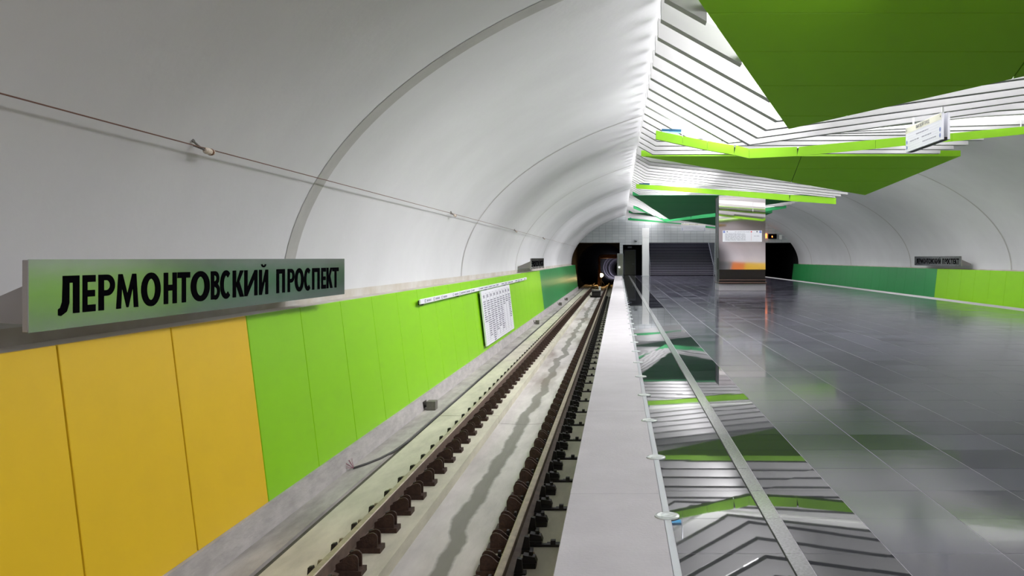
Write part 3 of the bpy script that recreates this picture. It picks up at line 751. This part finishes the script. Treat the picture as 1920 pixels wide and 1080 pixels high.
exit_sign((5.12, 67.0, Z(2.22)), (1, 0, 0), (0, -1, 0), 1.96, .60, 'small pale exit sign hanging crosswise above the far stairs', .16)

# ------------------------------------------------------------------ mirrored pylon
px0, px1, py0, py1 = 4.93, 7.22, 40.4, 41.95
py = empty('mirror_pylon', (6.08, 41.2, 0), 'square mirrored pylon on a pale granite base in the middle of the platform', 'pylon')
m = MB(); m.box(px0-.0, px1+.02, py0-.0, py1, 0, .34); bevel(m.build('granite_base', 'granite', py), .008)
m = MB(); m.box(px0+.02, px1, py0+.03, py1-.02, .34, 1.04); m.build('plinth', 'darkstone', py)
m = MB(); m.box(px0-.02, px1+.06, py0-.10, py1, .36, .42); m.box(px0, px1+.03, py0-.06, py0+.03, .50, .54); bevel(m.build('bench_ledge', 'bronze', py), .008)
m = MB(); m.box(px0, px1, py0, py0+.02, 1.04, Z(3.08)); m.build('front_mirror', 'mirror', py)
m = MB(); m.box(px0+.01, px1-.01, py0+.021, py1, 1.04, Z(3.08)); m.build('pylon_body', 'pylonside', py)
for xx in (px0-.025,):
    m = MB(); m.box(xx, xx+.022, py0+.3, py0+.34, 1.6, Z(3.0)); m.box(xx, xx+.022, py0+.9, py0+.94, .0, Z(3.0)); m.build('side_trim', 'steel', py)
bd = empty('pylon_information_board', (5.11, py0-.03, Z(.82)), 'white directory board with blue corner squares fixed on the mirrored pylon', 'information board')
bx0, bx1, bz0, bz1 = 5.11, 7.04, Z(.80), Z(1.36)
m = MB(); m.box(bx0, bx1, py0-.035, py0-.001, bz0, bz1); bevel(m.build('board', 'white', bd), .004)
fr = ((bx0, py0-.035, bz0), (1, 0, 0), (0, 0, 1), (0, -1, 0))
m = MB(); dash(m, fr, .03, .12, .44, .545); dash(m, fr, 1.81, 1.90, .44, .545); m.build('corner_square', 'blue', bd)
m = MB(); dash(m, fr, .065, .085, .46, .525, .004); dash(m, fr, 1.845, 1.865, .46, .525, .004); m.build('numeral', 'white', bd)
m = MB(); words_row(m, fr, .60, 1.34, .475, .04, rnd, .035)
for r_ in range(6): words_row(m, fr, .14, 1.12+rnd.uniform(0, .05), .38-.062*r_, .036, rnd, .032)
words_row(m, fr, 1.55, 1.80, .27, .036, rnd, .032); dash(m, fr, .2, .24, .47, .53); dash(m, fr, 1.66, 1.72, .47, .53)
tag(m.build('print', 'text', bd), kind='stuff')
m = MB()
for poly in ring(0, 0, .035, .035, .034, .034, 0, 2*PI, 12): m.prism([(bx0+1.41+p, py0-.036, bz0+.495+q) for p, q in poly], (0, -.002, 0))
dash(m, fr, 1.405, 1.412, .06, .43); m.build('red_mark', 'red', bd)

# ------------------------------------------------------------------ white column near the end
wc = empty('white_column', (2.42, 73, 0), 'tall slim white clad column standing at the far platform end', 'column')
m = MB(); m.box(2.10, 2.70, 73.0, 73.5, 0, 3.72); bevel(m.build('shaft', 'whitebox', wc), .01)
m = MB(); m.box(2.07, 2.71, 72.97, 73.53, 3.72, 4.27); m.prism([(2.10, 72.98, 3.40), (2.70, 72.98, 3.40), (2.71, 72.97, 3.73), (2.07, 72.97, 3.73)], (0, .5, 0)); bevel(m.build('capital', 'whitebox', wc), .01)
m = MB(); m.box(2.02, 2.76, 72.94, 73.56, 0, .03); m.build('foot_plate', 'steel', wc)

# ------------------------------------------------------------------ end wall with portals, stairs, door
YE = 75.6
def arch_above(x0, x1, zlow, y, mt, name, parent=None, n=30, th=.3):
    m = MB(); up = []
    for i in range(n+1):
        x = x0+(x1-x0)*i/n; up.append((x, y, Z(vault_z(x)+.04)))
    for i in range(n):
        a, c = up[i], up[i+1]; zl = Z(zlow)
        if a[2] <= zl and c[2] <= zl: continue
        m.prism([(a[0], y, zl), (c[0], y, zl), (c[0], y, max(c[2], zl+.001)), (a[0], y, max(a[2], zl+.001))], (0, th, 0))
    return m.build(name, mt, parent, (x0, y, 0) if parent is None else None)
ew = arch_above(-4.35, 16.55, 1.42, YE, 'coursed', 'wall_end'); tag(ew, kind='structure')
m = MB(); m.box(.10, 2.75, YE, YE+.3, Z(1.23), Z(1.42)); m.box(.10, .38, YE, YE+.3, 0, Z(1.23)); m.build('lintel', 'coursed', ew)
m = MB(); m.box(2.15, 2.75, YE, YE+.3, 0, Z(1.23)); m.box(8.85, 13.35, YE, YE+.3, 0, Z(1.42)); m.build('pier', 'coursed', ew)
m = MB(); m.box(13.35, 13.5, YE, YE+.3, Z(-3.3), Z(1.42)); m.build('portal_jamb', 'coursed', ew)
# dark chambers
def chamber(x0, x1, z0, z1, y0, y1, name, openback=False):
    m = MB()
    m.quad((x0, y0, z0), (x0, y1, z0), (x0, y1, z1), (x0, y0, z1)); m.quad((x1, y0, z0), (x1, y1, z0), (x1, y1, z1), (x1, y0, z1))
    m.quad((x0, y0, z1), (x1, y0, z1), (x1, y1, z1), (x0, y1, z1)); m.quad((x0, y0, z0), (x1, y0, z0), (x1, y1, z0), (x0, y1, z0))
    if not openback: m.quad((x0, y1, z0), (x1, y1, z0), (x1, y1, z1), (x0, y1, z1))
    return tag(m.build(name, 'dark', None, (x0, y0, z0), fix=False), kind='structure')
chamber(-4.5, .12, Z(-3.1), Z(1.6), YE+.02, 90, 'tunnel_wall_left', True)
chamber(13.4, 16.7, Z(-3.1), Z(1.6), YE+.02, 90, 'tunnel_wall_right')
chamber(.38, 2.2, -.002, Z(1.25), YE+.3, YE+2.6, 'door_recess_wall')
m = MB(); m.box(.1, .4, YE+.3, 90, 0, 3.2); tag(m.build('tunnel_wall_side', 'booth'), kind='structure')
# running tunnel tube with an annular bulkhead
def ringpts(cx, cz, r, y, n=40): return [(cx+r*math.cos(2*PI*k/n), y, cz+r*math.sin(2*PI*k/n)) for k in range(n)]
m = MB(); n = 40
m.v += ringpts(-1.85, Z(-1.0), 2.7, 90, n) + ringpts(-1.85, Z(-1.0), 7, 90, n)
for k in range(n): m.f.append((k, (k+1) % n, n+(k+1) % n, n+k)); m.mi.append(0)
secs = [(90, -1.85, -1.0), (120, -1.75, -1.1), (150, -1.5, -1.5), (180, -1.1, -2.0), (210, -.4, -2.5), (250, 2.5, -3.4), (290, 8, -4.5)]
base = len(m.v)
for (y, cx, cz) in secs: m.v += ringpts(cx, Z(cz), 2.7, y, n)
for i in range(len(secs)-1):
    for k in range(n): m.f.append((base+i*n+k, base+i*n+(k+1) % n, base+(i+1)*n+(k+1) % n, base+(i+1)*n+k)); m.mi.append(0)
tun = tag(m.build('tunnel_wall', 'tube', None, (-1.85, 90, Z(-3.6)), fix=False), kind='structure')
def tcen(y):
    for a, c in zip(secs, secs[1:]):
        if a[0] <= y <= c[0]:
            t = (y-a[0])/(c[0]-a[0]); return a[1]+(c[1]-a[1])*t, a[2]+(c[2]-a[2])*t
    return secs[-1][1:]
for k in range(12):
    y = 188+k*4.0; cx, cz = tcen(y); m = MB()
    for (r, yy) in ((2.66, y), (2.66, y+.6), (2.42, y+.6), (2.42, y)): m.v += ringpts(cx, Z(cz), r, yy, 32)
    for i in range(4):
        for q in range(32): m.f.append((i*32+q, i*32+(q+1) % 32, ((i+1) % 4)*32+(q+1) % 32, ((i+1) % 4)*32+q)); m.mi.append(0)
    m.build('lining_rib', 'rib', tun, fix=False)
def point(name, loc, e, col, r=.1):
    d = bpy.data.lights.new(name, 'POINT'); d.energy = e; d.color = col; d.shadow_soft_size = r
    o = bpy.data.objects.new(name, d); COL.objects.link(o); o.location = loc
for y in (186, 198, 214): 
    cx, cz = tcen(y); point('tunnel_lamp', (cx-.6, y, Z(cz-1.2)), 60, (.85, .8, 1.0))
# bent rusty pipe frame in the tunnel mouth
m = MB(); m.tube([(-2.05, 86, Z(-2.9)), (-2.05, 86, Z(-1.2)), (-2.05, 86, Z(.0)), (-1.98, 86, Z(.18)), (-1.80, 86, Z(.26)), (-.14, 86, Z(.28))], .13, 10)
m.tube([(-1.9, 86, Z(.06)), (-.14, 86, Z(.06))], .09, 8)
pp = m.build('bent_pipe', 'pipe', None, (-1.9, 86, Z(-1.2)), smooth=True); tag(pp, 'rusty bent pipe crossing the left tunnel mouth, lit by the orange lamp', 'pipe')
m = MB(); m.box(-.14, .05, 85.9, 86.1, Z(-2.9), Z(.4)); m.build('mast', 'iron', pp)
# work lamp on a stand between the rails
wl = empty('tunnel_work_lamp', (-1.85, 88, Z(-2.9)), 'glowing orange headlamp on a stand between the rails inside the left tunnel', 'lamp')
m = MB(); n1, n2 = 14, 8
for i in range(n2+1):
    for k in range(n1):
        a = PI*i/n2; m.v.append((-1.85+.20*math.sin(a)*math.cos(2*PI*k/n1), 87.6+.08*math.cos(a), Z(-1.83)+.20*math.sin(a)*math.sin(2*PI*k/n1)))
for i in range(n2):
    for k in range(n1): m.f.append((i*n1+k, i*n1+(k+1) % n1, (i+1)*n1+(k+1) % n1, (i+1)*n1+k)); m.mi.append(0)
m.build('lamp_lens', 'lamp', wl)
m = MB(); m.tube([(-1.85, 87.68, Z(-1.83)), (-1.85, 87.95, Z(-1.83))], [.24, .14], 14); m.build('lamp_housing', 'iron', wl)
m = MB(); m.tube([(-1.85, 87.8, Z(-1.95)), (-1.85, 87.8, Z(-2.9))], .03, 8); m.build('stand_pole', 'iron', wl)
for q in range(3):
    m = MB(); a = q*2.1; m.tube([(-1.85, 87.8, Z(-2.3)), (-1.85+.35*math.cos(a), 87.8+.35*math.sin(a), Z(-2.9))], .02, 6); m.build('stand_leg', 'iron', wl)
point('work_lamp_light', (-1.85, 87.3, Z(-1.8)), 30, (1, .55, .2), .2)
# low dark box between the rails
m = MB(); m.box(-2.08, -1.42, 63.5, 65.5, Z(-2.92), Z(-2.60)); m.box(-2.12, -1.38, 63.4, 65.6, Z(-2.60), Z(-2.56))
m.box(-2.2, -1.3, 63.7, 63.9, Z(-3.04), Z(-2.92)); tb_ = m.build('track_box', 'iron', None, (-1.75, 64, Z(-2.92))); tag(tb_, 'low dark equipment box lying between the rails far down the track', 'track box')
m = MB(); m.box(-2.0, -1.55, 65.0, 65.5, Z(-2.56), Z(-2.50)); m.build('pale_lid', 'cream', tb_)
m = MB(); m.box(-1.62, -1.46, 66.6, 66.8, Z(-2.92), Z(-2.30)); o = m.build('marker_post', 'whitebox', None, (-1.5, 66.7, Z(-2.92))); tag(bevel(o, .02), 'short pale marker post standing behind the dark track box', 'post')
# booth beside the portal
bt = empty('end_booth', (.12, 74.4, 0), 'narrow grey cabinet with a small white lamp at the platform end', 'cabinet')
m = MB(); m.box(-.15, .42, 74.0, 75.0, 0, 2.02); bevel(m.build('body', 'booth', bt), .01)
m = MB(); m.box(-.13, -.06, 73.97, 74.0, .05, 1.98); m.box(.0, .38, 73.98, 74.0, .08, 1.95); m.build('front_panel', 'doorpaint', bt)
m = MB(); m.tube([(.06, 73.98, .78), (.06, 73.90, .78)], .06, 12); m.build('lamp_lens', 'lampwhite', bt)
# door in the recess
dr = empty('door_1', (1.0, YE+2.5, 0), kind='structure')
m = MB(); m.box(.58, 1.55, YE+2.45, YE+2.5, 0, 2.3); bevel(m.build('door_leaf', 'doorpaint', dr), .01)
m = MB(); m.box(.50, .58, YE+2.42, YE+2.56, 0, 2.4); m.box(1.55, 1.63, YE+2.42, YE+2.56, 0, 2.4); m.box(.50, 1.63, YE+2.42, YE+2.56, 2.3, 2.4); m.build('door_frame', 'booth', dr)
m = MB(); m.tube([(1.42, YE+2.44, 1.05), (1.42, YE+2.38, 1.05), (1.30, YE+2.38, 1.05)], .015, 6); m.build('door_handle', 'steel', dr)
m = MB(); m.box(.85, 1.25, YE+2.4, YE+2.44, 2.55, 2.72); m.build('door_sign', 'textgrey', dr)
# staircase
stt = empty('staircase', (5.8, YE, 0), 'wide dark granite staircase with pale nosings rising behind the pylon', 'staircase')
sx0, sx1 = 2.75, 8.85; rise, run = .152, .30
stp = None
for k in range(22):
    yk, zk = YE+k*run, k*rise
    if stp is None:
        m = MB(); m.box(sx0, sx1, yk, yk+run+.02, zk-.4, zk+rise-.03); so = m.build('step', 'riser', stt, (sx0, yk, zk))
        m = MB(); m.box(sx0, sx1, yk-.02, yk+run, zk+rise-.03, zk+rise); no = m.build('nosing', 'nosing', so); stp = (so, no)
    else:
        so = inst('step', stp[0].data, (sx0, yk, zk), stt); inst('nosing', stp[1].data, (sx0, yk, zk), so)
# side walls of the flight and soffit
m = MB(); m.box(sx1, sx1+.2, YE+.3, YE+9, 0, 6.5); m.box(sx0-.2, sx0, YE+.3, YE+9, 0, 6.5); m.box(sx0, sx1, YE+8.5, YE+8.7, 0, 6.6); m.box(sx0-.2, sx1+.2, YE+.3, YE+9, 6.5, 6.6)
tag(m.build('wall_stair', 'booth'), kind='structure')
for xx, lb in ((sx1-.12, 'right'), (sx0+.12, 'left')):
    m = MB(); m.tube([(xx, YE-.1, .95), (xx, YE+21*run, 21*rise+.95)], .03, 8); m.tube([(xx, YE-.1, 0), (xx, YE-.1, .95)], .02, 6)
    hr = m.build('handrail', 'steel', stt)
area('stair_light', (5.8, YE+4.5, 6.3), 5, 6, 60, (.85, .88, 1))
# clock display and white box on the right end wall
m = MB(); m.box(13.75, 14.5, YE-.22, YE, Z(1.78), Z(2.22)); ck = m.build('interval_clock', 'black', None, (14.1, YE-.1, Z(1.78))); tag(bevel(ck, .01), 'black interval clock with orange digits above the right tunnel mouth', 'clock')
m = MB(); m.box(14.05, 14.13, YE-.225, YE-.22, Z(1.9), Z(2.05)); m.build('lit_digit', 'led', ck)
m = MB(); m.tube([(13.55, YE-.12, Z(1.85)), (13.55, YE-.12, Z(2.25))], .07, 10); m.box(13.5, 13.6, YE-.06, YE, Z(1.95), Z(2.1)); sg = m.build('signal_lamp', 'led', None, (13.55, YE-.1, Z(1.85))); tag(sg, 'small orange glowing signal lamp beside the interval clock', 'signal lamp')
m = MB(); m.box(14.78, 15.02, YE-.1, YE, Z(1.72), Z(2.14)); m.box(14.83, 14.97, YE-.12, YE-.1, Z(1.78), Z(2.08)); wb = m.build('wall_box', 'whitebox', None, (14.9, YE, Z(1.72))); tag(wb, 'small white box on the end wall right of the interval clock', 'wall box')
# small camera and fitting on the end wall above the door
m = MB(); m.tube([(1.55, YE, Z(1.60)), (1.55, YE-.18, Z(1.60)), (1.7, YE-.3, Z(1.55))], .05, 8); m.box(1.4, 1.7, YE-.08, YE, Z(1.52), Z(1.68)); tag(m.build('wall_camera', 'booth', None, (1.55, YE, Z(1.5))), 'small grey camera on the end wall left of the white column', 'camera')
# rear closing wall behind the photographer
m = MB(); m.box(-5, 17.2, Y0-.3, Y0, Z(-3.4), Z(5)); tag(m.build('wall_rear', 'booth'), kind='structure')

# ------------------------------------------------------------------ wire with insulators along the left vault
WX, WZ = -3.80, 1.018
m = MB(); m.tube([(WX, -1, Z(WZ)), (WX, 7.6, Z(WZ-.008)), (WX, 19, Z(WZ)), (WX, 30.4, Z(WZ)), (WX, 42, Z(WZ)), (WX, 75, Z(WZ))], .0055, 6)
tag(m.build('stay_wire', 'wire'), 'thin copper wire strung along the left vault', 'wire')
for y, lab in ((7.55, 'porcelain wire insulator high on the left vault, nearest the camera'), (18.98, 'second wire insulator along the left vault, above the white line strip'), (30.5, 'third wire insulator along the left vault'), (42.0, 'farthest small wire insulator, above the far left station sign')):
    wx = AX - VA*math.sqrt(1-((WZ-.03-V0)/VB)**2)
    it = empty('wire_insulator', (WX, y, Z(WZ-.04)), lab, 'insulator', 'insulators on the stay wire')
    m = MB(); m.tube([(WX, y-.01, Z(WZ-.028)), (WX, y+.01, Z(WZ-.028)), (WX, y+.13, Z(WZ-.03)), (WX, y+.15, Z(WZ-.03))], [.018, .030, .030, .02], 10); m.build('porcelain_body', 'porcelain', it)
    m = MB(); m.tube([(WX, y+.085, Z(WZ-.03)), (WX, y+.11, Z(WZ-.03))], .033, 10); m.build('brown_band', 'brown', it)
    m = MB(); m.tube([(WX-.20, y-.02, Z(WZ+.03)), (WX-.10, y-.04, Z(WZ+.015)), (WX-.02, y-.03, Z(WZ-.015)), (WX, y, Z(WZ-.028))], .008, 6); m.tube([(WX-.06, y-.10, Z(WZ+.045)), (WX-.02, y-.03, Z(WZ-.015))], .010, 6); m.tube([(WX-.065, y-.11, Z(WZ+.04)), (WX-.055, y-.10, Z(WZ+.055))], .018, 6); m.build('hook', 'hook', it)

# ------------------------------------------------------------------ kerb boxes and cable
for y, s_, lab in ((15.55, .17, 'small square concrete box against the kerb, nearest below the lime panels'), (35.8, .17, 'second small square box against the kerb, beyond the station list board'), (50, .18, 'small box on the kerb below the dark green panels'), (56, .18, 'farthest small box at the kerb before the tunnel')):
    bx = empty('kerb_box', (-3.6, y, Z(-2.885)), lab, 'box', 'boxes along the kerb')
    m = MB(); m.box(-3.64, -3.47, y, y+.2, Z(-2.885), Z(-2.885)+s_); bevel(m.build('box_body', 'box', bx), .006)
    m = MB(); m.box(-3.71, -3.69, y-.02, y+.22, Z(-2.885), Z(-2.885)+s_*.95); m.box(-3.69, -3.64, y+.06, y+.12, Z(-2.83), Z(-2.80)); m.build('back_plate', 'iron', bx)
pts = [(-3.62, 11.22, Z(-2.868)), (-3.52, 11.45, Z(-2.868)), (-3.42, 11.75, Z(-2.868)), (-3.34, 12.2, Z(-2.87)), (-3.31, 13, Z(-2.885)), (-3.33, 14.5, Z(-2.90)), (-3.30, 17, Z(-2.885)), (-3.34, 20, Z(-2.90)), (-3.30, 25, Z(-2.885)), (-3.33, 32, Z(-2.90)), (-3.31, 45, Z(-2.9))]
m = MB(); m.tube(pts, .016, 8); cb_ = m.build('cable', 'cable', None, pts[0], smooth=True); tag(cb_, 'dark cable with a frayed end lying on the trackside concrete by the kerb', 'cable')
m = MB()
for q in range(12):
    a = q*.55; m.tube([pts[0], (pts[0][0]-.03-.05*abs(math.sin(a)), pts[0][1]-.05+.07*math.cos(a*1.7), pts[0][2]+.02+.11*abs(math.cos(a)))], .0025, 4)
m.build('frayed_strand', 'strand', cb_)
